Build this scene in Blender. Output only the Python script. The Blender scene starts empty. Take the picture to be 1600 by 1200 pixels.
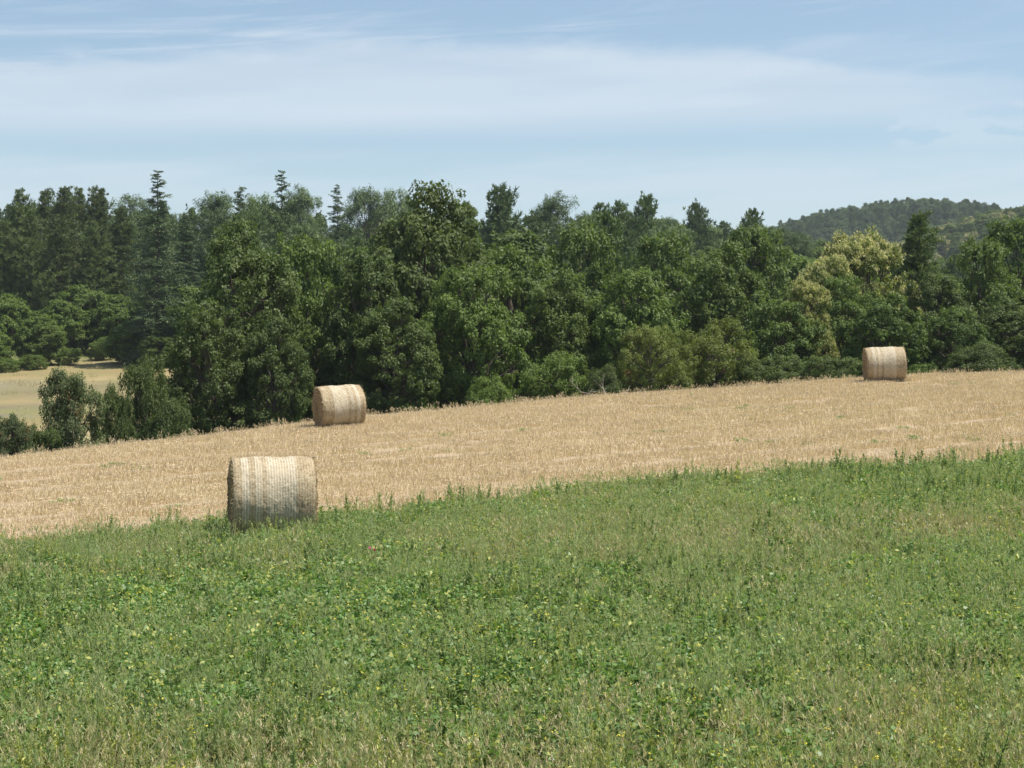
import bpy, math
import numpy as np
from mathutils import Vector

S = bpy.context.scene
COL = S.collection
R = math.radians
F = 2700.0          # focal length in photo pixels (1600 wide)
HZ = 560.0          # photo row of the horizon

# ------------------------------------------------------------------ camera
cam = bpy.data.cameras.new('camera'); cam.lens = 36.0*F/1600; cam.sensor_width = 36
cam.clip_start = 0.1; cam.clip_end = 6000
co = bpy.data.objects.new('camera', cam); COL.objects.link(co)
co.location = (0, 0, 0); co.rotation_euler = (R(90)-math.atan((600-HZ)/F), 0, 0)
S.camera = co

# ------------------------------------------------------------------ sun + sky
SUN_DIR = Vector((0.42, -0.05, 0.90)).normalized()     # towards the sun
sl = bpy.data.lights.new('sun', 'SUN'); sl.energy = 5.0; sl.angle = R(0.53); sl.color = (1.0, 0.95, 0.87)
so = bpy.data.objects.new('sun', sl); COL.objects.link(so)
so.rotation_euler = SUN_DIR.to_track_quat('Z', 'Y').to_euler(); so.location = (40, -20, 80)

w = bpy.data.worlds.new('World'); S.world = w; w.use_nodes = True
nt = w.node_tree; nt.nodes.clear()
def N(t, typ, **kw):
    n = t.nodes.new(typ)
    for k, v in kw.items():
        if k.startswith('i_'):
            n.inputs[k[2:].replace('_', ' ')].default_value = v
        else: setattr(n, k, v)
    return n
def math_(t, op, a, b=None, c=None, clamp=False):
    n = t.nodes.new('ShaderNodeMath'); n.operation = op; n.use_clamp = clamp
    for i, v in enumerate((a, b, c)):
        if v is None: continue
        if isinstance(v, (int, float)): n.inputs[i].default_value = v
        else: t.links.new(v, n.inputs[i])
    return n.outputs[0]
def sstep(t, x, e0, e1):
    n = t.nodes.new('ShaderNodeMapRange'); n.interpolation_type = 'SMOOTHSTEP'
    t.links.new(x, n.inputs['Value'])
    for nm, e in (('From Min', e0), ('From Max', e1)):
        if isinstance(e, (int, float)): n.inputs[nm].default_value = e
        else: t.links.new(e, n.inputs[nm])
    return n.outputs['Result']
SKY_STR = 0.102
sky = N(nt, 'ShaderNodeTexSky', sky_type='NISHITA', sun_disc=False)
sky.sun_elevation = math.asin(SUN_DIR.z); sky.sun_rotation = math.atan2(SUN_DIR.x, SUN_DIR.y)
sky.altitude = 300; sky.air_density = 1.0; sky.dust_density = 0.8; sky.ozone_density = 1.6
tc = N(nt, 'ShaderNodeTexCoord'); sx = N(nt, 'ShaderNodeSeparateXYZ'); nt.links.new(tc.outputs['Generated'], sx.inputs[0])
az = math_(nt, 'ARCTAN2', sx.outputs[0], sx.outputs[1])
hor = math_(nt, 'SQRT', math_(nt, 'ADD', math_(nt, 'MULTIPLY', sx.outputs[0], sx.outputs[0]), math_(nt, 'MULTIPLY', sx.outputs[1], sx.outputs[1])))
el = math_(nt, 'DIVIDE', sx.outputs[2], math_(nt, 'MAXIMUM', hor, 0.02))
def noise(t, vx, vy, sxx, syy, seed, detail=5, rough=0.55, dist=0.0):
    c = N(t, 'ShaderNodeCombineXYZ')
    t.links.new(math_(t, 'MULTIPLY', vx, sxx), c.inputs[0]); t.links.new(math_(t, 'MULTIPLY', vy, syy), c.inputs[1]); c.inputs[2].default_value = seed
    n = N(t, 'ShaderNodeTexNoise'); n.inputs['Scale'].default_value = 1; n.inputs['Detail'].default_value = detail
    n.inputs['Roughness'].default_value = rough; n.inputs['Distortion'].default_value = dist
    t.links.new(c.outputs[0], n.inputs['Vector']); return n.outputs['Fac']
def off(x, a): return math_(nt, 'MULTIPLY', math_(nt, 'SUBTRACT', x, 0.5), a)
n_edge = noise(nt, az, el, 14, 45, 3.1, 8, 0.6, 0.3)
n_soft = noise(nt, az, el, 5, 38, 7.7, 6, 0.5, 0.4)
n_big = noise(nt, az, el, 3.0, 8, 1.3, 3, 0.5, 0.3)
n_fib = noise(nt, math_(nt, 'ADD', az, math_(nt, 'MULTIPLY', el, 1.5)), math_(nt, 'SUBTRACT', el, math_(nt, 'MULTIPLY', az, 0.09)), 5, 70, 5.5, 7, 0.6, 0.5)
# long pale band: top edge rises to the middle then falls to the right
a2 = math_(nt, 'MULTIPLY', math_(nt, 'ADD', az, 0.03), math_(nt, 'ADD', az, 0.03))
top = math_(nt, 'SUBTRACT', 0.170, math_(nt, 'MULTIPLY', a2, 0.24))
top = math_(nt, 'ADD', top, off(n_edge, 0.034)); top = math_(nt, 'ADD', top, off(n_big, 0.02))
bot = math_(nt, 'ADD', 0.121, math_(nt, 'MULTIPLY', az, 0.02)); bot = math_(nt, 'ADD', bot, off(n_soft, 0.014))
band = math_(nt, 'MULTIPLY', sstep(nt, el, bot, math_(nt, 'ADD', bot, 0.022)), math_(nt, 'SUBTRACT', 1.0, sstep(nt, el, top, math_(nt, 'ADD', top, math_(nt, 'ADD', 0.006, math_(nt, 'MULTIPLY', n_soft, 0.022))))))
band = math_(nt, 'MULTIPLY', band, math_(nt, 'SUBTRACT', 1.0, math_(nt, 'MULTIPLY', sstep(nt, az, 0.20, 0.32), 0.6)))
band = math_(nt, 'MULTIPLY', band, math_(nt, 'ADD', 0.62, math_(nt, 'MULTIPLY', n_fib, .75)))
band = math_(nt, 'MULTIPLY', band, math_(nt, 'ADD', 0.25, math_(nt, 'MULTIPLY', n_soft, 1.25)))
# soft veils below and above
low = math_(nt, 'MULTIPLY', math_(nt, 'SUBTRACT', 1.0, sstep(nt, el, 0.108, 0.124)), sstep(nt, math_(nt, 'ADD', math_(nt, 'MULTIPLY', n_soft, .5), math_(nt, 'MULTIPLY', n_fib, .5)), 0.32, 0.58))
high = math_(nt, 'MULTIPLY', sstep(nt, n_fib, 0.46, 0.75), math_(nt, 'SUBTRACT', 1.0, math_(nt, 'MULTIPLY', sstep(nt, az, -0.05, 0.28), 0.65)))
high = math_(nt, 'MULTIPLY', high, sstep(nt, el, 0.13, 0.17))
puff = math_(nt, 'MULTIPLY', sstep(nt, math_(nt, 'ADD', n_edge, math_(nt, 'MULTIPLY', az, 1.0)), 0.74, 0.80), math_(nt, 'MULTIPLY', sstep(nt, el, 0.11, 0.125), math_(nt, 'SUBTRACT', 1.0, sstep(nt, el, 0.14, 0.155))))
cl = math_(nt, 'MAXIMUM', math_(nt, 'MULTIPLY', band, 0.60), math_(nt, 'MULTIPLY', low, 0.40))
cl = math_(nt, 'MAXIMUM', cl, math_(nt, 'MULTIPLY', high, 0.62))
cl = math_(nt, 'MAXIMUM', cl, math_(nt, 'MULTIPLY', puff, 0.35))
cl = math_(nt, 'ADD', cl, 0.12, clamp=True)
mx = N(nt, 'ShaderNodeMix', data_type='RGBA'); nt.links.new(cl, mx.inputs[0])
tint = N(nt, 'ShaderNodeMix', data_type='RGBA', blend_type='MULTIPLY'); tint.inputs[0].default_value = 1
nt.links.new(sky.outputs[0], tint.inputs[6]); tint.inputs[7].default_value = (0.92, 0.955, 0.925, 1)
nt.links.new(tint.outputs[2], mx.inputs[6]); mx.inputs[7].default_value = (5.0, 5.6, 6.2, 1)
bg = N(nt, 'ShaderNodeBackground'); bg.inputs[1].default_value = SKY_STR
nt.links.new(mx.outputs[2], bg.inputs[0]); wo = N(nt, 'ShaderNodeOutputWorld'); nt.links.new(bg.outputs[0], wo.inputs[0])

S.view_settings.view_transform = 'Standard'; S.view_settings.look = 'None'; S.view_settings.exposure = 0.5; S.view_settings.gamma = 1
S.render.engine = 'CYCLES'
S.cycles.max_bounces = 6; S.cycles.diffuse_bounces = 3; S.cycles.transmission_bounces = 3; S.cycles.volume_bounces = 0
S.cycles.transparent_max_bounces = 4
S.cycles.sample_clamp_indirect = 4

# ------------------------------------------------------------------ terrain shape
PA, PB, PC = -3.28, 0.0473, 0.0330
def sigm(x): return 1/(1+np.exp(-np.clip(x, -40, 40)))
def sst(x, a, b):
    t = np.clip((x-a)/(b-a), 0, 1); return t*t*(3-2*t)
def y_edge(x): x = np.clip(x, -25, 25); return 27.3+0.31*x-0.005*x*x+0.35*np.sin(x*0.9)*0.5
def y_crest(x): xc = np.clip(x, -26, 13.7); return 57.2+0.72*xc-0.0263*xc*xc
def terrain(x, y):
    x = np.asarray(x, float); y = np.asarray(y, float)
    p = PA+PB*np.clip(x, -60, 60)+PC*y
    p = p+1.45*(1-sst(y, 1.0, 9.5))
    s = y-y_crest(x)
    p = p-0.16*1.6*np.logaddexp(0, s/1.6)
    p = p+0.05*np.sin(x*0.5+1)*np.sin(y*0.33)*sst(y, 30, 36)
    t = np.maximum(y-100, 0)
    th = np.minimum(t, 185)
    v = -5.3+0.062*th+0.00026*th*th
    right = sst(x/np.maximum(y, 1), 0.12, 0.26)
    v = v-right*0.38*(v+5.3)
    v = v-0.10*np.maximum(t-215, 0)*sst(t, 200, 300)
    v = np.maximum(v, -14+0*v)
    far = 80.5*np.exp(-((x-188)/170)**2)*np.exp(-((y-800)/105)**2)
    far2 = 59*np.exp(-((x-195)/125)**2)*np.exp(-((y-590)/85)**2)*sst(x, 20, 90)
    v = v+np.maximum(far, 0)+far2*sst(y, 380, 480)
    v = v+0.3*np.sin(x*0.06+2)*np.sin(y*0.05)
    k = 0.45
    return k*np.logaddexp(p/k, v/k)
def pt(px, d): return (px-800)/F*d

# ------------------------------------------------------------------ mesh helpers
def raw_mesh(name, verts, faces_flat, nper, mats, tint=None, matidx=None, smooth=False):
    me = bpy.data.meshes.new(name)
    nf = len(faces_flat)//nper
    me.vertices.add(len(verts)); me.vertices.foreach_set('co', np.asarray(verts, np.float32).ravel())
    me.loops.add(len(faces_flat)); me.loops.foreach_set('vertex_index', np.asarray(faces_flat, np.int32))
    me.polygons.add(nf); me.polygons.foreach_set('loop_start', np.arange(0, nf*nper, nper, dtype=np.int32))
    me.polygons.foreach_set('loop_total', np.full(nf, nper, np.int32))
    for m in mats: me.materials.append(m)
    if matidx is not None: me.polygons.foreach_set('material_index', np.asarray(matidx, np.int32))
    if tint is not None:
        a = me.attributes.new('tint', 'FLOAT', 'FACE'); a.data.foreach_set('value', np.asarray(tint, np.float32))
    me.polygons.foreach_set('use_smooth', np.full(nf, smooth, bool))
    me.update(); me.validate()
    return me
class Q:
    """collects quads as numpy blocks"""
    def __init__(s): s.v = []; s.f = []; s.t = []; s.m = []; s.n = 0
    def quads(s, P, tint, mat=0):          # P (N,4,3)
        n = len(P)
        if n == 0: return
        s.v.append(P.reshape(-1, 3)); s.f.append(np.arange(n*4)+s.n); s.n += n*4
        s.t.append(np.broadcast_to(tint, (n,)).astype(float)); s.m.append(np.full(n, mat))
    def leaves(s, c, nrm, L, W, tint, rng, mat=0, along=None):
        n = len(c); nrm = nrm/np.maximum(np.linalg.norm(nrm, axis=1, keepdims=True), 1e-6)
        a = rng.normal(size=(n, 3)) if along is None else along
        u = a-(a*nrm).sum(1, keepdims=True)*nrm; u /= np.maximum(np.linalg.norm(u, axis=1, keepdims=True), 1e-6)
        v = np.cross(nrm, u); L = np.broadcast_to(L, (n,))[:, None]; W = np.broadcast_to(W, (n,))[:, None]
        P = np.stack([c-u*L*.5, c+v*W*.5+u*L*.08, c+u*L*.5, c-v*W*.5+u*L*.08], 1)
        s.quads(P, tint, mat)
    def blades(s, a, b, wd, tint, rng, mat=0, tipw=0.25):   # thin blades from a to b facing random side
        n = len(a); d = b-a; r = rng.normal(size=(n, 3)); r[:, 2] *= .2
        v = np.cross(d, r); v /= np.maximum(np.linalg.norm(v, axis=1, keepdims=True), 1e-6)
        wd = np.broadcast_to(wd, (n,))[:, None]
        s.quads(np.stack([a-v*wd*.5, a+v*wd*.5, b+v*wd*.5*tipw, b-v*wd*.5*tipw], 1), tint, mat)
    def tube(s, pts, rad, k=6, tint=0.5, mat=0):
        pts = np.asarray(pts, float); rings = []
        for i in range(len(pts)):
            d = pts[min(i+1, len(pts)-1)]-pts[max(i-1, 0)]; d = d/max(np.linalg.norm(d), 1e-6)
            r = np.array([1, 0, 0.]) if abs(d[0]) < .8 else np.array([0, 1., 0])
            u = np.cross(d, r); u /= np.linalg.norm(u); v = np.cross(d, u)
            an = np.arange(k)*2*math.pi/k
            rings.append(pts[i]+rad[i]*(np.cos(an)[:, None]*u+np.sin(an)[:, None]*v))
        for i in range(len(pts)-1):
            A, B = rings[i], rings[i+1]
            s.quads(np.stack([A, np.roll(A, -1, 0), np.roll(B, -1, 0), B], 1), tint, mat)
    def mesh(s, name, mats, smooth=False):
        return raw_mesh(name, np.concatenate(s.v), np.concatenate(s.f), 4, mats, np.concatenate(s.t), np.concatenate(s.m), smooth)
def link(name, me, parent=None, loc=None, rot=None, scl=None):
    o = bpy.data.objects.new(name, me); COL.objects.link(o)
    if parent: o.parent = parent
    if loc is not None: o.location = loc
    if rot is not None: o.rotation_euler = rot
    if scl is not None: o.scale = scl
    return o
def tag(o, label=None, cat=None, group=None, kind=None):
    if label: o['label'] = label
    if cat: o['category'] = cat
    if group: o['group'] = group
    if kind: o['kind'] = kind
    return o

# ------------------------------------------------------------------ materials
def leafmat(name, dark, light, trans=0.38, rough=0.6, randv=0.25, hue=None, spec=0.3):
    m = bpy.data.materials.new(name); m.use_nodes = True; t = m.node_tree; t.nodes.clear()
    at = N(t, 'ShaderNodeAttribute', attribute_name='tint'); oi = N(t, 'ShaderNodeObjectInfo')
    f = math_(t, 'ADD', at.outputs['Fac'], math_(t, 'MULTIPLY', math_(t, 'SUBTRACT', oi.outputs['Random'], 0.5), randv), clamp=True)
    mix = N(t, 'ShaderNodeMix', data_type='RGBA'); t.links.new(f, mix.inputs[0])
    mix.inputs[6].default_value = (*dark, 1); mix.inputs[7].default_value = (*light, 1)
    c = mix.outputs[2]
    if hue:
        m2 = N(t, 'ShaderNodeMix', data_type='RGBA'); r2 = math_(t, 'FRACT', math_(t, 'MULTIPLY', oi.outputs['Random'], 7.31))
        t.links.new(math_(t, 'MULTIPLY', r2, 0.75), m2.inputs[0]); t.links.new(c, m2.inputs[6]); m2.inputs[7].default_value = (*hue, 1); c = m2.outputs[2]
    b = N(t, 'ShaderNodeBsdfPrincipled'); t.links.new(c, b.inputs['Base Color']); b.inputs['Roughness'].default_value = rough
    b.inputs['Specular IOR Level'].default_value = spec
    o = N(t, 'ShaderNodeOutputMaterial')
    if trans > 0:
        tr = N(t, 'ShaderNodeBsdfTranslucent'); g = N(t, 'ShaderNodeMix', data_type='RGBA', blend_type='MULTIPLY'); g.inputs[0].default_value = 1
        t.links.new(c, g.inputs[6]); g.inputs[7].default_value = (1.15, 1.25, 0.6, 1); t.links.new(g.outputs[2], tr.inputs[0])
        ms = N(t, 'ShaderNodeMixShader'); ms.inputs[0].default_value = trans
        t.links.new(b.outputs[0], ms.inputs[1]); t.links.new(tr.outputs[0], ms.inputs[2]); t.links.new(ms.outputs[0], o.inputs[0])
    else: t.links.new(b.outputs[0], o.inputs[0])
    return m
M = {}
M['oak'] = leafmat('oak_leaf', (.055, .090, .020), (.205, .285, .070), hue=(.125, .165, .042))
M['oak_dark'] = leafmat('dark_oak_leaf', (.042, .070, .019), (.170, .225, .064), hue=(.100, .130, .038))
M['bright'] = leafmat('bright_leaf', (.060, .105, .018), (.215, .285, .062), hue=(.130, .180, .040))
M['silver'] = leafmat('silver_leaf', (.065, .090, .035), (.190, .225, .100))
M['olive'] = leafmat('olive_leaf', (.070, .100, .020), (.245, .285, .066), hue=(.150, .180, .040))
M['rust'] = leafmat('rusty_leaf', (.10, .055, .02), (.20, .12, .04))
M['pine'] = leafmat('pine_needle', (.060, .090, .028), (.185, .235, .080), trans=.25, hue=(.095, .118, .042))
M['pine_far'] = leafmat('hill_pine_needle', (.060, .100, .030), (.195, .265, .085), trans=.2, hue=(.090, .130, .055))  # slightly greener needles for the hill pines and round topped pines
M['cedar'] = leafmat('cedar_needle', (.045, .078, .036), (.165, .225, .100), trans=.12)
M['flower'] = leafmat('chestnut_catkin', (.40, .37, .15), (.72, .67, .35), trans=.3)
M['farpine'] = leafmat('far_pine_needle', (.030, .048, .020), (.090, .120, .050), trans=.1)
M['farleaf'] = leafmat('far_leaf', (.070, .105, .026), (.210, .260, .075), trans=.2)
M['farflower'] = leafmat('far_blossom', (.30, .27, .11), (.56, .50, .25), trans=.2)
M['clover'] = leafmat('clover_leaf', (.050, .115, .030), (.215, .350, .098), trans=.38, rough=.45, hue=(.165, .240, .082), spec=.4)
M['yellowing'] = leafmat('yellowing_leaf', (.26, .30, .06), (.58, .57, .20), trans=.35)
M['grass'] = leafmat('meadow_grass', (.170, .235, .105), (.440, .500, .245), trans=.42, hue=(.39, .38, .19))
M['drygrass'] = leafmat('dry_grass', (.34, .29, .15), (.62, .54, .32), trans=.25)
M['thistle'] = leafmat('blue_green_leaf', (.120, .170, .060), (.330, .410, .165), trans=.35, rough=.8, spec=.1)
M['white'] = leafmat('white_petal', (.36, .38, .28), (.66, .66, .56), trans=.2)
M['yellow'] = leafmat('yellow_petal', (.45, .40, .04), (.72, .62, .10), trans=.2)
M['pink'] = leafmat('pink_petal', (.55, .16, .22), (.75, .30, .36), trans=.2)
M['straw'] = leafmat('stubble_straw', (.46, .345, .225), (.80, .65, .465), trans=.2, randv=.35, rough=.6)
M['balestraw'] = leafmat('bale_straw', (.22, .15, .07), (.58, .47, .29), trans=.1)
M['deadwood'] = leafmat('dead_wood', (.28, .24, .19), (.45, .40, .33), trans=0)
def simple(name, fn):
    m = bpy.data.materials.new(name); m.use_nodes = True; t = m.node_tree
    b = t.nodes['Principled BSDF']; b.inputs['Roughness'].default_value = .9; b.inputs['Specular IOR Level'].default_value = .2
    fn(t, b); return m
def ramp(t, fac, stops):
    r = N(t, 'ShaderNodeValToRGB'); e = r.color_ramp.elements
    while len(e) < len(stops): e.new(.5)
    for i, (p, c) in enumerate(stops): e[i].position = p; e[i].color = (*c, 1)
    t.links.new(fac, r.inputs[0]); return r.outputs[0]
def nz(t, scale, detail=4, rough=.6, vec=None, mapscale=None, rot=None):
    n = N(t, 'ShaderNodeTexNoise'); n.inputs['Scale'].default_value = scale; n.inputs['Detail'].default_value = detail; n.inputs['Roughness'].default_value = rough
    c = N(t, 'ShaderNodeTexCoord'); src = c.outputs['Object']
    if mapscale:
        mp = N(t, 'ShaderNodeMapping'); mp.inputs['Scale'].default_value = mapscale
        if rot: mp.inputs['Rotation'].default_value = rot
        t.links.new(src, mp.inputs[0]); src = mp.outputs[0]
    t.links.new(src, n.inputs['Vector']); return n.outputs['Fac']
def mixc(t, f, a, b):
    m = N(t, 'ShaderNodeMix', data_type='RGBA')
    for i, v in ((0, f), (6, a), (7, b)):
        if isinstance(v, (int, float)): m.inputs[i].default_value = v
        elif isinstance(v, tuple): m.inputs[i].default_value = (*v, 1)
        else: t.links.new(v, m.inputs[i])
    return m.outputs[2]
def bump(t, b, h, d, s=.6):
    n = N(t, 'ShaderNodeBump'); n.inputs['Distance'].default_value = d; n.inputs['Strength'].default_value = s
    t.links.new(h, n.inputs['Height']); t.links.new(n.outputs[0], b.inputs['Normal'])
def bark(t, b):
    n = nz(t, 3, 5, mapscale=(6, 6, 1)); t.links.new(ramp(t, n, [(.3, (.05, .04, .03)), (.7, (.20, .165, .13))]), b.inputs['Base Color']); bump(t, b, n, .03)
M['bark'] = simple('bark', bark)
def soil(t, b):
    t.links.new(ramp(t, nz(t, 2.5, 6), [(.3, (.05, .05, .022)), (.6, (.11, .095, .05)), (.75, (.16, .14, .08))]), b.inputs['Base Color']); bump(t, b, nz(t, 20, 4), .03)
M['soil'] = simple('meadow_soil', soil)
def stub(t, b):
    fine = nz(t, 22, 6, .75); rows = nz(t, 1, 5, .65, mapscale=(.10, 1.3, .1), rot=(0, 0, R(-22.8))); big = nz(t, .12, 3)
    c = ramp(t, fine, [(.28, (.29, .215, .135)), (.5, (.37, .285, .185)), (.72, (.44, .35, .235))])
    cc = N(t, 'ShaderNodeTexCoord'); sp_ = N(t, 'ShaderNodeSeparateXYZ'); t.links.new(cc.outputs['Object'], sp_.inputs[0])
    vv = math_(t, 'SUBTRACT', sp_.outputs[1], math_(t, 'MULTIPLY', sp_.outputs[0], .42)); vv = math_(t, 'ADD', vv, math_(t, 'MULTIPLY', nz(t, .25, 3), 1.2))
    ln = sstep(t, math_(t, 'SINE', math_(t, 'MULTIPLY', vv, 2.35)), .55, .95); c = mixc(t, math_(t, 'MULTIPLY', math_(t, 'MULTIPLY', ln, .6), sstep(t, nz(t, .3, 3), .4, .65)), c, (.27, .19, .11))
    c2 = mixc(t, ramp(t, rows, [(.40, (0, 0, 0)), (.70, (.45, .45, .45))]), c, (.42, .33, .21)); c3 = mixc(t, ramp(t, big, [(.5, (0, 0, 0)), (.75, (.35, .35, .35))]), c2, (.30, .29, .13))
    t.links.new(c3, b.inputs['Base Color']); bump(t, b, fine, .04)
M['stubble'] = simple('stubble_ground', stub)
def farf(t, b):
    c = N(t, 'ShaderNodeTexCoord'); s = N(t, 'ShaderNodeSeparateXYZ'); t.links.new(c.outputs['Object'], s.inputs[0])
    wob = nz(t, .05, 4); v = math_(t, 'ADD', s.outputs[1], math_(t, 'MULTIPLY', s.outputs[0], -.35)); v = math_(t, 'ADD', v, math_(t, 'MULTIPLY', wob, 16))
    v = math_(t, 'DIVIDE', math_(t, 'SUBTRACT', v, 90), 100)
    col = ramp(t, v, [(0, (.30, .22, .12)), (.28, (.33, .24, .13)), (.36, (.46, .36, .22)), (.42, (.28, .19, .10)), (.50, (.17, .16, .07)), (.57, (.15, .12, .09)), (.62, (.32, .22, .12)), (.70, (.15, .12, .08)), (.78, (.38, .28, .15)), (.86, (.26, .18, .09)), (.95, (.32, .24, .12)), (1, (.13, .18, .05))])
    pur = nz(t, .07, 4, mapscale=(.5, 1, 1)); col = mixc(t, ramp(t, pur, [(.54, (0, 0, 0)), (.62, (.7, .7, .7))]), col, (.17, .145, .14))
    col = mixc(t, ramp(t, nz(t, 1.0, 6, .8, mapscale=(.6, 1.2, 1)), [(.35, (0, 0, 0)), (.60, (.9, .9, .9))]), col, (.19, .18, .075))
    t.links.new(col, b.inputs['Base Color'])
M['farfield'] = simple('distant_field', farf)
def floor_(t, b):
    t.links.new(ramp(t, nz(t, .6, 6), [(.3, (.03, .035, .015)), (.7, (.075, .085, .035))]), b.inputs['Base Color'])
M['floor'] = simple('woodland_floor', floor_)

# ------------------------------------------------------------------ ground sheets (share their borders)
def axis_x():
    a = np.concatenate([np.arange(-60, 60.01, 1.0)]); b = 60*np.exp(np.linspace(0.03, math.log(1500/60), 45))
    return np.concatenate([-b[::-1], a, b])
XS = axis_x()
def strip(name, rows, mat, label, kind='structure'):
    """rows: list of callables/arrays giving y at every x"""
    Y = np.stack(rows); X = np.broadcast_to(XS, Y.shape); Z = terrain(X, Y)
    V = np.stack([X, Y, Z], -1).reshape(-1, 3); nr, nc = Y.shape
    i = (np.arange(nr-1)[:, None]*nc+np.arange(nc-1)).ravel()
    f = np.stack([i, i+1, i+nc+1, i+nc], 1).ravel()
    o = link(name, raw_mesh(name, V, f, 4, [mat], smooth=True)); tag(o, label, 'ground', kind='structure'); return o
ye, yk = y_edge(XS), y_crest(XS)
def lerp(a, b, n, ends=(0, 1)): return [a+(b-a)*k for k in np.linspace(0, 1, n)]
strip('meadow_ground', lerp(np.full_like(XS, -40.), ye, 60), M['soil'], 'soil under the green meadow plants in the foreground')
strip('stubble_field', lerp(ye, yk+4.5, 50), M['stubble'], 'mown tan straw field sloping up to the right')
Y4 = np.full_like(XS, 100.); rows = lerp(yk+4.5, Y4, 24)
strip('valley_ground', rows, M['floor'], 'rough dark ground in the dip below the field edge')
YW = np.full_like(XS, 184.)
# the far field is the left part of that band
def strip_x(name, x0, x1, rowsY, mat, label, nx):
    xs = XS[(XS >= x0-1e-6) & (XS <= x1+1e-6)]
    Y = np.stack([np.full_like(xs, y) for y in rowsY]); X = np.broadcast_to(xs, Y.shape); Z = terrain(X, Y)
    V = np.stack([X, Y, Z], -1).reshape(-1, 3); nr, nc = Y.shape
    i = (np.arange(nr-1)[:, None]*nc+np.arange(nc-1)).ravel(); f = np.stack([i, i+1, i+nc+1, i+nc], 1).ravel()
    o = link(name, raw_mesh(name, V, f, 4, [mat], smooth=True)); tag(o, label, 'ground', kind='structure')
xa = XS[np.argmin(abs(XS+13))]
ry = np.linspace(100, 184, 46)
strip_x('far_field', XS[0], xa, ry, M['farfield'], 'distant striped field in the valley at the left edge', 0)
strip_x('woodland_floor', xa, XS[-1], ry, M['floor'], 'dark ground beneath the main wood', 0)
strip('hillside', lerp(YW, np.full_like(XS, 1500.), 150), M['floor'], 'wooded hillside rising behind the field')
strip('horizon_land', lerp(np.full_like(XS, 1500.), np.full_like(XS, 2600.), 3), M['floor'], 'land far beyond the hills')

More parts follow.
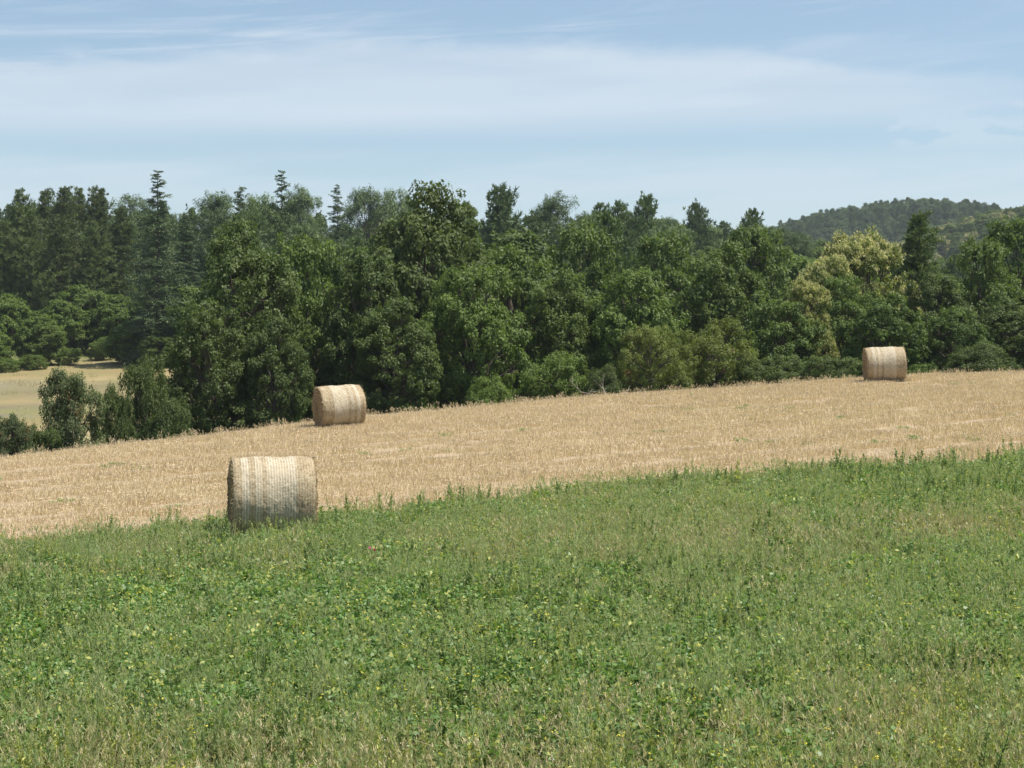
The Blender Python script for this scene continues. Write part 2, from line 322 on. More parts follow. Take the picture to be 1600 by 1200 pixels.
# ------------------------------------------------------------------ tree meshes
def unit(v): return v/np.maximum(np.linalg.norm(v, axis=-1, keepdims=True), 1e-6)
def sph(rng, n): return unit(rng.normal(size=(n, 3)))
def broadleaf(name, seed, H, RX, leafmat_, nlobe=22, nclump=620, per=90, leaf=.13, base=.06, crad=.55, blossom=None, accent=None, zexp=1.0, needle=False, lobe_r=.40, topheavy=0.0, jag=.22):
    """returns (trunk mesh, crown mesh, blossom mesh)"""
    rng = np.random.default_rng(seed)
    cz = H*(base+1)/2+H*topheavy*.12; rz = H*(1-base)/2
    # lobes over the envelope
    L = []
    tries = 0
    while len(L) < nlobe and tries < 4000:
        tries += 1
        d = sph(rng, 1)[0]; d[2] = d[2]*.95+.05
        k = .50+.22*rng.random()
        if base < .1 and d[2] < 0: d[:2] *= min(1/max(np.linalg.norm(d[:2]), .2), 1.35)
        p = np.array([d[0]*RX*k, d[1]*RX*k, cz+d[2]*rz*k*1.12])
        r = RX*lobe_r*(.65+.6*rng.random())
        if p[2]-r*.6 < H*base: p[2] = H*base+r*.6
        if all(np.linalg.norm(p-q) > .45*(r+s) for q, s in L) or tries > 3000: L.append((p, r))
    L.append((np.array([RX*.08*rng.normal(), RX*.08*rng.normal(), H-RX*lobe_r*.95]), RX*lobe_r*1.0))
    C = np.array([l[0] for l in L]); Rr = np.array([l[1] for l in L])
    wts = Rr**1.6; idx = rng.choice(len(L), nclump*2, p=wts/wts.sum())
    d = sph(rng, nclump*2); d[:, 2] = np.where(rng.random(nclump*2) < .5, np.abs(d[:, 2]), d[:, 2])
    out = unit((C-np.array([0, 0, cz]))*np.array([1, 1, .7])); d = unit(d+out[idx]*.45)
    P = C[idx]+d*(Rr[idx]*(.60+.40*rng.random(nclump*2)+jag*np.abs(rng.normal(size=nclump*2))))[:, None]*np.array([1, 1, .85])
    dist = np.linalg.norm(P[:, None]-C[None], axis=2)/Rr[None]; dist[np.arange(len(P)), idx] = 9
    keep = (dist.min(1) > .42) & (P[:, 2] > H*base*.5+.1); P = P[keep][:nclump]; d = d[keep][:nclump]; li = idx[keep][:nclump]
    n = len(P)
    q = Q()
    cr = crad*(.5+.8*rng.random(n)**1.5)
    cnt = np.maximum((per*(cr/crad)**2).astype(int), 8)
    ci = np.repeat(np.arange(n), cnt); m = len(ci)
    o = sph(rng, m)*(rng.random(m)**.45)[:, None]*cr[ci][:, None]; o[:, 2] *= .82
    pos = P[ci]+o
    nrm = unit(o)*.5+d[ci]*.5+rng.normal(size=(m, 3))*.55+np.array([0, 0, .45])
    ct = rng.random(n)*.55+rng.random(len(L))[li]*.25; tint = np.clip(ct[ci]*.85-.08+rng.random(m)*.42, 0, 1)
    sz = leaf*(.6+.8*rng.random(m))
    mat = 0
    if needle: q.leaves(pos, nrm, sz*2.6, sz*.42, tint, rng)
    else: q.leaves(pos, nrm, sz*1.25, sz*.85, tint, rng)
    mats = [leafmat_]
    if accent is not None:
        mats.append(accent[0]); pick = rng.random(n) < accent[1]
        q.m[0] = np.where(pick[ci], 1, 0)
    crown = q.mesh(name+'_crown', mats)
    t = Q(); tr = max(RX*.055, .08)
    lean = rng.normal(size=2)*RX*.05
    ptsz = np.linspace(0, cz+rz*.35, 7); pts = [(lean[0]*z/H+.05*RX*math.sin(z*.7+seed), lean[1]*z/H, z-.25) for z in ptsz]
    t.tube(pts, np.linspace(tr*1.25, tr*.25, 7), 8)
    for p, r in L:
        z0 = max(min(p[2]*.6, cz+rz*.2), .2); a = np.array([lean[0]*z0/H, lean[1]*z0/H, z0]); mid = (a+p)/2+rng.normal(size=3)*.12*r+np.array([0, 0, .1*r])
        t.tube([a, mid, p, p+unit(p-a)*r*.5], [tr*.42, tr*.30, tr*.16, tr*.06], 5)
        for k in range(4):
            e = p+sph(rng, 1)[0]*r*.85; t.tube([(p*.7+mid*.3), (p+e)/2+rng.normal(size=3)*.1*r, e], [tr*.14, tr*.08, tr*.03], 4)
    trunk = t.mesh(name+'_trunk', [M['bark']], smooth=True)
    bl = None
    if blossom:
        b = Q(); up = np.where((d[:, 2] > .05) & (rng.random(n) < blossom))[0]; bi = np.repeat(up, 44); mm = len(bi)
        oo = sph(rng, mm)*cr[bi][:, None]*(1.0+.15*rng.random(mm))[:, None]; oo[:, 2] = np.abs(oo[:, 2])*.8
        dr = unit(oo)+np.array([0, 0, .5])+rng.normal(size=(mm, 3))*.5
        b.leaves(P[bi]+oo, rng.normal(size=(mm, 3)), .24, .07, rng.random(mm), rng, along=dr)
        bl = b.mesh(name+'_blossom', [M['flower']])
    return trunk, crown, bl

def conifer(name, seed, H, RX, mat, style='pine', base=.12, spacing=.55, dens=1.0, needle=(.30, .055)):
    rng = np.random.default_rng(seed); q = Q(); t = Q()
    tr = H*.013
    bend = rng.normal(size=2)*H*.008
    def ax(z): return np.array([bend[0]*math.sin(z/H*3), bend[1]*math.sin(z/H*2.3), z])
    zs = np.linspace(-.3, H, 12); t.tube([ax(z) for z in zs], np.linspace(tr*1.2, tr*.06, 12), 7)
    z = H*base; TP = []; TD = []; TT = []; TS = []
    while z < H*.985:
        f = (z-H*base)/(H*(1-base))
        if style == 'pine': prof = RX*min(1, (1-f)**.70*1.10+.05)*(.6+.55*rng.random()); nb = 6
        elif style == 'cedar':
            prof = RX*(max(0, 1-f*1.03)**.8*.95+.04)*(.65+.6*rng.random()); nb = 7 if f < .7 else 5
            if f > .86: prof = RX*(.07+.28*(1-f)/.14*rng.random()+.08*(1-f)/.14)
        else: prof = RX*(1-f)**.8*(.7+.4*rng.random()); nb = 6
        a0 = rng.random()*6.28
        for b in range(nb):
            an = a0+b*6.283/nb+rng.normal()*.25; ln = prof*(.45+.8*rng.random())*(1+.25*math.sin(an+seed+z*.35))
            if style == 'pine': rise = (.25+.55*f)+rng.normal()*.1
            else: rise = (-.12+.45*f)+rng.normal()*.26
            hd = np.array([math.cos(an), math.sin(an), 0])
            a = ax(min(z+rng.normal()*spacing*.6, H*.99)); npt = 5; pts = []
            for k in range(npt):
                s_ = k/(npt-1); zz = rise*ln*s_+(.12*ln*s_*s_ if style == 'pine' else -.16*ln*s_*s_)
                pts.append(a+hd*ln*s_+np.array([0, 0, zz]))
            pts = np.array(pts); t.tube(pts[[0, 2, 4]], [tr*.22*(1-f*.7)+.008, tr*.13*(1-f*.7)+.006, .006], 4)
            nt_ = max(2 if style == 'pine' else 5, int(ln*(3.6 if style == 'pine' else 4.6)*dens))
            s_ = .22+.78*rng.random(nt_)**.75; s_[0] = 1
            k = s_*(npt-1); i0 = np.minimum(k.astype(int), npt-2); fr = (k-i0)[:, None]
            pp = pts[i0]*(1-fr)+pts[i0+1]*fr
            side = np.array([-hd[1], hd[0], 0]); wd = ln*.34*(1-s_*.6)+.05
            off_ = side*(rng.normal(size=nt_)*wd)[:, None]
            if style == 'pine': off_ = off_+rng.normal(size=(nt_, 3))*.14*min(ln, 1.5)
            else: off_[:, 2] -= np.abs(rng.normal(size=nt_))*.06*ln
            TP.append(pp+off_); TD.append(np.broadcast_to(hd*(.5 if style == 'pine' else 1)+np.array([0, 0, .9 if style == 'pine' else .0]), (nt_, 3))); TT.append(np.full(nt_, rng.random()*.5)+rng.random(nt_)*.25)
            TS.append(np.full(nt_, (.75+.25*min(ln/2, 1)) if f < .85 else .6))
        z += spacing*(.7+.6*rng.random())*(1 if f < .7 else .55)
    TP = np.concatenate(TP); TD = np.concatenate(TD); TT = np.concatenate(TT); TS = np.concatenate(TS); n = len(TP)
    per = 13; ci = np.repeat(np.arange(n), per); m = len(ci)
    if style == 'pine':
        dd = unit(TD[ci]+rng.normal(size=(m, 3))*.75)
        a = TP[ci]+rng.normal(size=(m, 3))*.07; b = a+dd*(needle[0]*TS[ci]*(.7+.6*rng.random(m)))[:, None]
        q.blades(a, b, needle[1]*(.8+.6*rng.random(m)), np.clip(TT[ci]+rng.random(m)*.35, 0, 1), rng, tipw=.5)
    else:
        o = rng.normal(size=(m, 3))*np.array([.17, .17, .05])*TS[ci][:, None]
        nr = np.array([0, 0, 1.])+rng.normal(size=(m, 3))*.4
        q.leaves(TP[ci]+o, nr, .24*TS[ci]*(.7+.6*rng.random(m)), .09*(.8+.5*rng.random(m)), np.clip(TT[ci]+rng.random(m)*.35, 0, 1), rng, along=TD[ci]+rng.normal(size=(m, 3))*.6)
    return t.mesh(name+'_trunk', [M['bark']], smooth=True), q.mesh(name+'_crown', [mat]), None

LIB = {}
def lib(key, H, RX, meshes): LIB.setdefault(key, []).append((H, RX, meshes))
for i in range(4): lib('oak', 12, 5.2, broadleaf('oak', 11+i, 12, 5.2, M['oak'], nlobe=40, nclump=950, per=62, leaf=.18, lobe_r=.31, crad=.52))
for i in range(3): lib('dark_oak', 13, 5.0, broadleaf('dark_oak', 31+i, 13, 5.0, M['oak_dark'], nlobe=46, nclump=1100, per=64, leaf=.165, lobe_r=.28, crad=.50))
for i in range(3): lib('bright', 10, 4.6, broadleaf('bright_tree', 41+i, 10, 4.6, M['bright'], nlobe=40, nclump=1100, per=46, leaf=.21, lobe_r=.31, crad=.52, base=.0, jag=.2))
for i in range(2): lib('silver', 3.6, 2.1, broadleaf('silver_shrub', 51+i, 3.6, 2.1, M['silver'], nlobe=22, nclump=900, per=60, leaf=.07, crad=.26, base=.0, lobe_r=.38, jag=.12, accent=(M['rust'], .03)))
for i in range(2): lib('bush', 4.0, 2.4, broadleaf('bush', 61+i, 4.0, 2.4, M['oak_dark'], nlobe=20, nclump=760, jag=.12, per=75, leaf=.085, crad=.32, base=.0))
for i in range(2): lib('olive', 4.5, 2.8, broadleaf('olive_bush', 71+i, 4.5, 2.8, M['olive'], nlobe=22, nclump=640, per=75, leaf=.08, crad=.32, base=.0, accent=(M['rust'], .03 if i == 0 else .01)))
for i in range(2): lib('lime', 4.0, 2.6, broadleaf('lime_bush', 76+i, 4.0, 2.6, M['bright'], nlobe=20, nclump=560, per=70, leaf=.09, crad=.32, base=.0))
for i in range(2): lib('chestnut', 12, 5.4, broadleaf('chestnut', 81+i, 12, 5.4, M['olive'], nlobe=34, nclump=800, per=65, leaf=.18, lobe_r=.32, blossom=.85))
for i in range(3): lib('round_pine', 11, 4.0, broadleaf('round_pine', 91+i, 11, 4.0, M['pine_far'], nlobe=24, nclump=560, per=60, leaf=.15, base=.12, crad=.60, needle=True))
for i in range(4): lib('pine', 18, 3.0, conifer('pine', 101+i, 18, 3.0, M['pine'], 'pine', base=.06, spacing=.50, dens=1.25, needle=(.42, .075)))
for i in range(3): lib('farpine', 12, 2.9, conifer('hill_pine', 111+i, 12, 2.9, M['pine_far'], 'pine', base=.12, spacing=.5, dens=1.1, needle=(.42, .09)))
for i in range(3): lib('cedar', 20, 5.0, conifer('cedar', 121+i, 20, 5.0, M['cedar'], 'cedar', base=.05, spacing=.50, dens=1.8))

PARTS = ('trunk', 'crown', 'blossom')
NAME = {'oak': 'oak_tree', 'dark_oak': 'dark_oak_tree', 'bright': 'broadleaf_tree', 'silver': 'silver_shrub', 'bush': 'bush', 'olive': 'olive_green_bush', 'lime': 'bright_green_bush',
        'chestnut': 'chestnut_tree', 'round_pine': 'round_topped_pine', 'pine': 'pine_tree', 'farpine': 'hill_pine', 'cedar': 'cedar_tree'}
prng = np.random.default_rng(2024)
def plant(kind, x, y, H, W, label, group=None, var=None, sink=.15):
    vs = LIB[kind]; H0, R0, ms = vs[(var if var is not None else int(prng.integers(len(vs)))) % len(vs)]
    z = float(terrain(x, y))-sink
    e = bpy.data.objects.new(NAME[kind], None); COL.objects.link(e); e.empty_display_size = .5
    e.location = (x, y, z); e.rotation_euler = (0, 0, float(prng.random()*6.28)); sxy = W/2/R0; e.scale = (sxy, sxy, H/H0)
    tag(e, label, 'shrub' if kind in ('silver', 'bush', 'olive', 'lime') else 'tree', group)
    for nm, me in zip(PARTS, ms):
        if me is not None: link(nm, me, e)
    return e
def place(kind, px, top, d, wpx, label, var=None, group=None):
    x = pt(px, d); zt = (HZ-top)/F*d; H = zt-float(terrain(x, d))+.15; W = max(wpx/F*d, {'bright': .95, 'round_pine': .50, 'farpine': .37, 'chestnut': .48, 'pine': .36}.get(kind, .3)*H)
    return plant(kind, x, d, H, W, label, group, var)

FEATURE = [
 # kind, px, top, dist, width px, label
 ('silver', 112, 588, 56, 112, 'tall silvery green shrub standing at the left edge of the stubble field'),
 ('silver', 20, 655, 53, 75, 'low silvery shrub cut by the left edge of the photo'),
 ('bush', 60, 672, 55, 70, 'low dark bush between the two silvery shrubs at the left'),
 ('bush', 180, 622, 58, 66, 'small mid green bush just right of the tall silvery shrub'),
 ('bush', 230, 572, 62, 92, 'dark green bush below the left end of the wood, beside the large dark oak'),
 ('bush', 265, 640, 60, 80, 'low dark bush at the foot of the large dark oak'),
 ('dark_oak', 325, 470, 66, 165, 'lower dark oak leaning out left of the tall dark oak'),
 ('dark_oak', 385, 352, 72, 210, 'tall dark oak at the left end of the wood, above the nearest bale'),
 ('oak', 475, 372, 76, 190, 'mid green oak directly behind the middle bale'),
 ('dark_oak', 430, 500, 66, 140, 'short dense dark oak left of the middle bale'),
 ('dark_oak', 570, 400, 72, 170, 'shadowed dark oak just right of the middle bale'),
 ('dark_oak', 665, 292, 79, 250, 'tallest broad brownish oak of the front row, reaching above the skyline'),
 ('dark_oak', 620, 470, 70, 170, 'lower dark oak in front of the tallest oak'),
 ('oak', 735, 420, 73, 180, 'dark oak at the right foot of the tallest oak'),
 ('oak', 800, 385, 84, 190, 'sunlit oak right of the tallest oak'),
 ('lime', 765, 590, 66, 75, 'low bright green bush left of the light green bush, at the foot of the oaks'),
 ('lime', 868, 560, 69, 125, 'light green bush at the field edge in mid picture'),
 ('oak', 880, 440, 80, 160, 'mid green oak behind the light green bush'),
 ('oak', 905, 352, 92, 180, 'oak high in the wood above the light green bush'),
 ('olive', 1018, 512, 69, 125, 'olive bush with rusty orange twigs beside the fallen dead branches'),
 ('olive', 1118, 514, 71, 140, 'rounded olive green bush right of the rusty tinted bush'),
 ('oak', 985, 425, 80, 170, 'oak standing behind the rusty tinted bush'),
 ('oak', 1050, 365, 94, 180, 'oak crown above and behind the olive bushes, left one of two'),
 ('oak', 1130, 400, 86, 180, 'oak behind the rounded olive green bush'),
 ('oak', 1215, 470, 76, 150, 'greyish green oak left of the flowering chestnut spray'),
 ('oak', 1180, 360, 98, 170, 'oak high in the wood near the dip of the skyline'),
 ('bush', 1205, 560, 70, 110, 'grey green bush at the field edge left of the right bale'),
 ('bush', 945, 580, 68, 70, 'small bush behind the fallen dead branches'),
 ('chestnut', 1350, 364, 92, 190, 'large rounded chestnut covered in cream blossom on the right'),
 ('chestnut', 1292, 402, 88, 120, 'smaller blossoming chestnut left of the large rounded one'),
 ('chestnut', 1258, 436, 77, 95, 'narrow pale blossoming chestnut reaching down to the field edge'),
 ('oak', 1325, 432, 80, 125, 'grey green oak in front of the large blossoming chestnut'),
 ('oak', 1385, 470, 74, 150, 'oak directly behind the right bale'),
 ('bush', 1300, 560, 69, 90, 'dark bush immediately left of the right bale'),
 ('pine', 1437, 338, 96, 75, 'dark pine standing between the chestnut and the right hand oaks'),
 ('dark_oak', 1460, 430, 80, 150, 'dark oak just right of the right bale'),
 ('oak', 1530, 375, 86, 150, 'tall oak near the right edge of the photo'),
 ('oak', 1590, 345, 90, 170, 'tallest oak at the right edge, cut by the frame'),
 ('oak', 1490, 480, 74, 120, 'lower oak in front of the dark oak on the right'),
 ('dark_oak', 1580, 470, 76, 150, 'dark lower oak at the right edge of the field'),
 ('lime', 1440, 570, 70, 60, 'small light bush right behind the right bale'),
 ('bush', 1530, 545, 71, 110, 'bush at the field edge near the right side'),
 # left, behind the far field
 ('pine', 28, 300, 192, 75, 'leftmost tall dark pine of the stand beyond the far field'),
 ('pine', -25, 305, 189, 75, 'dark pine at the very left edge of the stand'),
 ('pine', 72, 302, 194, 70, 'dark pine second from the left in the stand'),
 ('pine', 103, 296, 190, 66, 'double topped looking dark pine in the middle of the stand'),
 ('pine', 128, 298, 196, 66, 'slender dark pine right of the middle of the stand'),
 ('pine', 158, 294, 188, 70, 'dark pine with the sharpest top of the stand'),
 ('pine', 190, 330, 182, 70, 'lower dark pine at the right end of the stand'),
 ('pine', 50, 330, 182, 76, 'lower pine in front of the left end of the stand'),
 ('pine', 145, 350, 180, 72, 'lower dark pine in front of the sharp topped one'),
 ('pine', 5, 345, 182, 76, 'lower pine at the left edge in front of the stand'),
 ('pine', 95, 345, 180, 76, 'lower pine in front of the middle of the stand'),
 ('cedar', 246, 266, 160, 120, 'tall spire topped cedar nearest the dark pine stand'),
 ('cedar', 290, 335, 165, 100, 'lower cedar just right of the spire topped cedar'),
 ('cedar', 375, 290, 140, 80, 'slim spired conifer above the tall dark oak'),
 ('cedar', 440, 266, 128, 105, 'tallest cedar with the bold tiered top, left of centre'),
 ('cedar', 526, 288, 185, 60, 'thin bare looking spire above the wood, left of the tallest oak'),
 ('bright', 12, 462, 164, 90, 'bright green tree at the left edge below the pines'),
 ('bright', 62, 492, 162, 80, 'bright green rounded tree beside the far field, second from the left'),
 ('bright', 95, 470, 170, 75, 'mid green tree rising between the rounded one and the middle of the pine stand'),
 ('bright', 134, 448, 174, 90, 'bright green tree under the middle of the pine stand'),
 ('bright', 178, 462, 172, 85, 'bright leafy tree at the back corner of the far field'),
 ('bright', 222, 455, 176, 85, 'leafy tree filling the space left of the rounded pale topped tree'),
 ('bright', 265, 432, 172, 110, 'rounded green tree with pale top above the end of the far field'),
 ('bright', 205, 500, 162, 90, 'low bright tree between the two taller ones behind the far field'),
 ('bright', 305, 450, 160, 100, 'leafy tree half hidden by the left side of the large dark oak'),
 ('oak', 250, 520, 158, 70, 'small tree at the right end of the far field, next to the large dark oak'),
 ('bright', -22, 500, 158, 80, 'low bright tree cut by the left edge of the photo'),
 ('lime', 105, 545, 162, 45, 'low hedge bush along the back of the far field'),
 ('lime', 50, 555, 158, 50, 'low hedge bush near the left end of the far field hedge'),
 ('lime', 160, 530, 166, 45, 'low hedge bush near the right end of the far field hedge'),
 ('lime', 225, 535, 169, 45, 'low bush where the far field meets the wood'),
 ('lime', 8, 560, 156, 50, 'low hedge bush at the left edge of the far field'),
 # skyline features
 ('round_pine', 202, 308, 215, 50, 'round topped pine in the gap between the dark stand and the cedar'),
 ('farpine', 778, 298, 175, 60, 'bushy pine standing out on the skyline right of the tallest oak'),
 ('round_pine', 866, 312, 200, 32, 'small round topped pine alone on the skyline near mid picture'),
 ('farpine', 1010, 309, 215, 34, 'pointed pine rising highest on the skyline right of centre'),
 ('farpine', 938, 322, 215, 32, 'small pine on the skyline left of the pointed one'),
 ('farpine', 964, 320, 222, 30, 'small pine on the skyline next to the pointed one'),
 ('farpine', 1088, 322, 210, 36, 'broad small pine on the skyline right of the pointed one'),
 ('round_pine', 350, 305, 210, 50, 'rounded pine on the skyline between the cedars'),
 ('round_pine', 410, 308, 205, 32, 'small round pine just left of the boldest cedar'),
 ('round_pine', 470, 302, 215, 50, 'rounded pine on the skyline right of the boldest cedar'),
 ('round_pine', 575, 297, 225, 60, 'wide rounded pine on the skyline left of the tallest oak'),
 ('round_pine', 620, 299, 230, 55, 'rounded pine nearest the tallest oak on its left'),
 ('farpine', 1175, 332, 190, 45, 'last pine of the near skyline before the distant hill'),
]
rc = {}
for f in FEATURE:
    rc[f[0]] = rc.get(f[0], -1)+1
    place(*f[:5], f[5], var=rc[f[0]])
# woodland fill on the slope, heights kept under the skyline seen in the photo
SKY = np.array([(-300, 312), (0, 315), (200, 322), (300, 318), (450, 312), (560, 305), (640, 305), (760, 322), (900, 332), (1000, 334), (1100, 338), (1190, 350), (1240, 362), (1300, 378), (1400, 392), (1450, 402), (1500, 398), (1560, 362), (1900, 340)], float)
frng = np.random.default_rng(77)
FILLGRP = {'oak': 'oaks filling the wood on the slope', 'bright': 'light leafy trees filling the wood on the slope', 'farpine': 'pines near the top of the wooded slope',
           'round_pine': 'round topped pines near the top of the wooded slope', 'dark_oak': 'dark oaks deep in the wood'}
nf = 0; FILL = []
rowsd = [90, 101, 112, 124, 137, 151, 166, 182, 198, 212, 226, 240, 254, 268]
for ri, d in enumerate(rowsd):
    sp = 7.2+.012*d if d < 190 else 6.2; x = -.36*d+frng.random()*sp
    while x < .36*d:
        dd = d+frng.normal()*2.5; xx = x+frng.normal()*1.0; px = 800+xx/dd*F; x += sp
        if px < 320 and dd < 188: continue
        if px < 330 and dd < 196: continue
        if 1210 < px < 1440 and dd < 106: continue
        ytop = np.interp(px, SKY[:, 0], SKY[:, 1])
        g = float(terrain(xx, dd)); cap = (HZ-ytop)/F*dd-g
        if d >= 150: kind = frng.choice(['farpine', 'round_pine', 'oak', 'bright'], p=[.34, .28, .23, .15])
        else: kind = frng.choice(['oak', 'bright', 'dark_oak', 'farpine'], p=[.58, .22, .12, .08])
        if px < 330: kind = frng.choice(['farpine', 'round_pine'])
        H = {'oak': 9.5, 'bright': 9, 'dark_oak': 10, 'farpine': 12, 'round_pine': 11}[kind]*(.8+.4*frng.random())
        jit = 1+.10*frng.random(); H = min(H, cap*(.94+.07*frng.random()**2) if cap > 2 else 0)
        if H < 3.5: continue
        Wd = {'oak': 9.5, 'bright': 8.5, 'dark_oak': 9, 'farpine': 5.6, 'round_pine': 6.6}[kind]*(.8+.4*frng.random())*min(1, .5+.5*H/9)*(.82 if d > 190 else 1)
        FILL.append((kind, px, dd, plant(kind, xx, dd, H, Wd, 'tree', FILLGRP[kind]))); nf += 1
ZONES = [(-400, 60, 'behind the pine stand'), (60, 330, 'behind the first cedar'), (330, 480, 'above the tall dark oak'), (480, 600, 'above the middle bale'), (600, 760, 'behind the tallest oak'),
 (760, 900, 'above the light green bush'), (900, 1040, 'above the rusty bush'), (1040, 1180, 'above the olive bush'), (1180, 1300, 'above the narrow chestnut'), (1300, 1420, 'behind the large chestnut'), (1420, 2400, 'behind the right edge oaks')]
ORD = ['first', 'second', 'third', 'fourth', 'fifth', 'sixth', 'seventh', 'eighth', 'ninth', 'tenth', 'eleventh', 'twelfth', 'thirteenth', 'fourteenth', 'fifteenth', 'sixteenth', 'seventeenth', 'eighteenth', 'nineteenth', 'twentieth']
DES = {'oak': 'oak crown', 'bright': 'light leafy crown', 'farpine': 'shaggy pine', 'round_pine': 'round topped pine', 'dark_oak': 'dark oak crown'}
bk = {}
for kind, px, dd, e in FILL:
    zn = next(z[2] for z in ZONES if z[0] <= px < z[1]); lv = 'low' if dd < 130 else ('middle' if dd < 195 else 'high')
    bk.setdefault((kind, zn, lv), []).append((px, e))
for (kind, zn, lv), L_ in bk.items():
    L_.sort(key=lambda a: a[0])
    for i, (px, e) in enumerate(L_):
        e['label'] = (DES[kind] if len(L_) == 1 else ORD[i]+' '+DES[kind]+' from the left')+', '+lv+' slope '+zn
print('fill trees', nf)

# fallen dead branches at the field edge
def dead():
    rng = np.random.default_rng(5); q = Q()
    def br(a, d, ln, r, lvl):
        p = [a]; dd = d.copy()
        for k in range(4):
            dd = unit(dd+rng.normal(size=3)*.22); dd[2] = max(dd[2], -.05); p.append(p[-1]+dd*ln/4)
        q.tube(p, np.linspace(r, r*.35, 5), 5, tint=rng.random())
        if lvl:
            for k in range(4): br(p[1+k % 4], unit(dd+rng.normal(size=3)*.7+np.array([0, 0, .25])), ln*.5, r*.5, lvl-1)
    br(np.array([0, 0, .1]), np.array([-1, -.1, .35]), 2.4, .045, 2); br(np.array([.1, .1, .1]), np.array([-.6, 0, .8]), 1.6, .035, 2); br(np.array([0, 0, .1]), np.array([.8, 0, .5]), 1.2, .03, 1)
    return q.mesh('dead_branch', [M['deadwood']], smooth=True)
dx, dy = pt(960, 63.5), 63.5
o = link('dead_branch', dead(), loc=(dx, dy, float(terrain(dx, dy))-.0), scl=(.55,)*3); tag(o, 'bare pale fallen branches lying at the field edge left of the rusty tinted bush', 'branch')

# ------------------------------------------------------------------ bales
def netmat():
    def fn(t, b):
        c = N(t, 'ShaderNodeTexCoord'); s = N(t, 'ShaderNodeSeparateXYZ'); t.links.new(c.outputs['Object'], s.inputs[0]); X = s.outputs[0]
        oi = N(t, 'ShaderNodeObjectInfo')
        fine = nz(t, 30, 6, .75); mid = nz(t, 7, 5, .7)
        straw = ramp(t, math_(t, 'ADD', math_(t, 'MULTIPLY', fine, .7), math_(t, 'MULTIPLY', mid, .3)), [(.30, (.12, .08, .042)), (.46, (.29, .215, .125)), (.56, (.43, .345, .215)), (.70, (.60, .51, .35))])
        # bands of doubled netting around the bale
        v = math_(t, 'ADD', math_(t, 'DIVIDE', X, 1.2), .5); v = math_(t, 'ADD', v, math_(t, 'MULTIPLY', math_(t, 'SUBTRACT', nz(t, 4, 4, .6), .5), .045))
        bands = ramp(t, v, [(.0, (0, 0, 0)), (.115, (0, 0, 0)), (.135, (1, 1, 1)), (.195, (1, 1, 1)), (.215, (.1, .1, .1)), (.27, (.15, .15, .15)), (.29, (.85, .85, .85)), (.34, (.7, .7, .7)), (.365, (.12, .12, .12)), (.40, (.15, .15, .15)), (.425, (.85, .85, .85)), (.60, (.75, .75, .75)), (.74, (.95, .95, .95)), (.765, (.05, .05, .05)), (1.0, (0, 0, 0))])
        wv = math_(t, 'SINE', math_(t, 'MULTIPLY', X, 165)); rings = math_(t, 'MULTIPLY', sstep(t, wv, .2, .9), .62)
        net = math_(t, 'MULTIPLY', rings, math_(t, 'ADD', .28, math_(t, 'MULTIPLY', bands, .62)))
        base = mixc(t, math_(t, 'MULTIPLY', bands, .36), straw, (.62, .56, .44))
        col = mixc(t, net, base, (.71, .66, .53)); t.links.new(col, b.inputs['Base Color'])
        h = math_(t, 'ADD', fine, math_(t, 'MULTIPLY', mid, .8)); bump(t, b, h, .022, .8)
    return simple('net_wrapped_straw', fn)
def endmat():
    def fn(t, b):
        c = N(t, 'ShaderNodeTexCoord'); s = N(t, 'ShaderNodeSeparateXYZ'); t.links.new(c.outputs['Object'], s.inputs[0])
        rad = math_(t, 'SQRT', math_(t, 'ADD', math_(t, 'POWER', s.outputs[1], 2), math_(t, 'POWER', s.outputs[2], 2)))
        rg = math_(t, 'SINE', math_(t, 'ADD', math_(t, 'MULTIPLY', rad, 75), math_(t, 'MULTIPLY', nz(t, 5, 3), 8)))
        f = nz(t, 34, 6, .75); k = math_(t, 'ADD', math_(t, 'MULTIPLY', rg, .07), f)
        t.links.new(ramp(t, k, [(.32, (.12, .075, .035)), (.52, (.34, .23, .12)), (.75, (.56, .42, .24))]), b.inputs['Base Color']); bump(t, b, k, .04, .9)
    return simple('cut_straw_end', fn)
M['net'], M['end'] = netmat(), endmat()
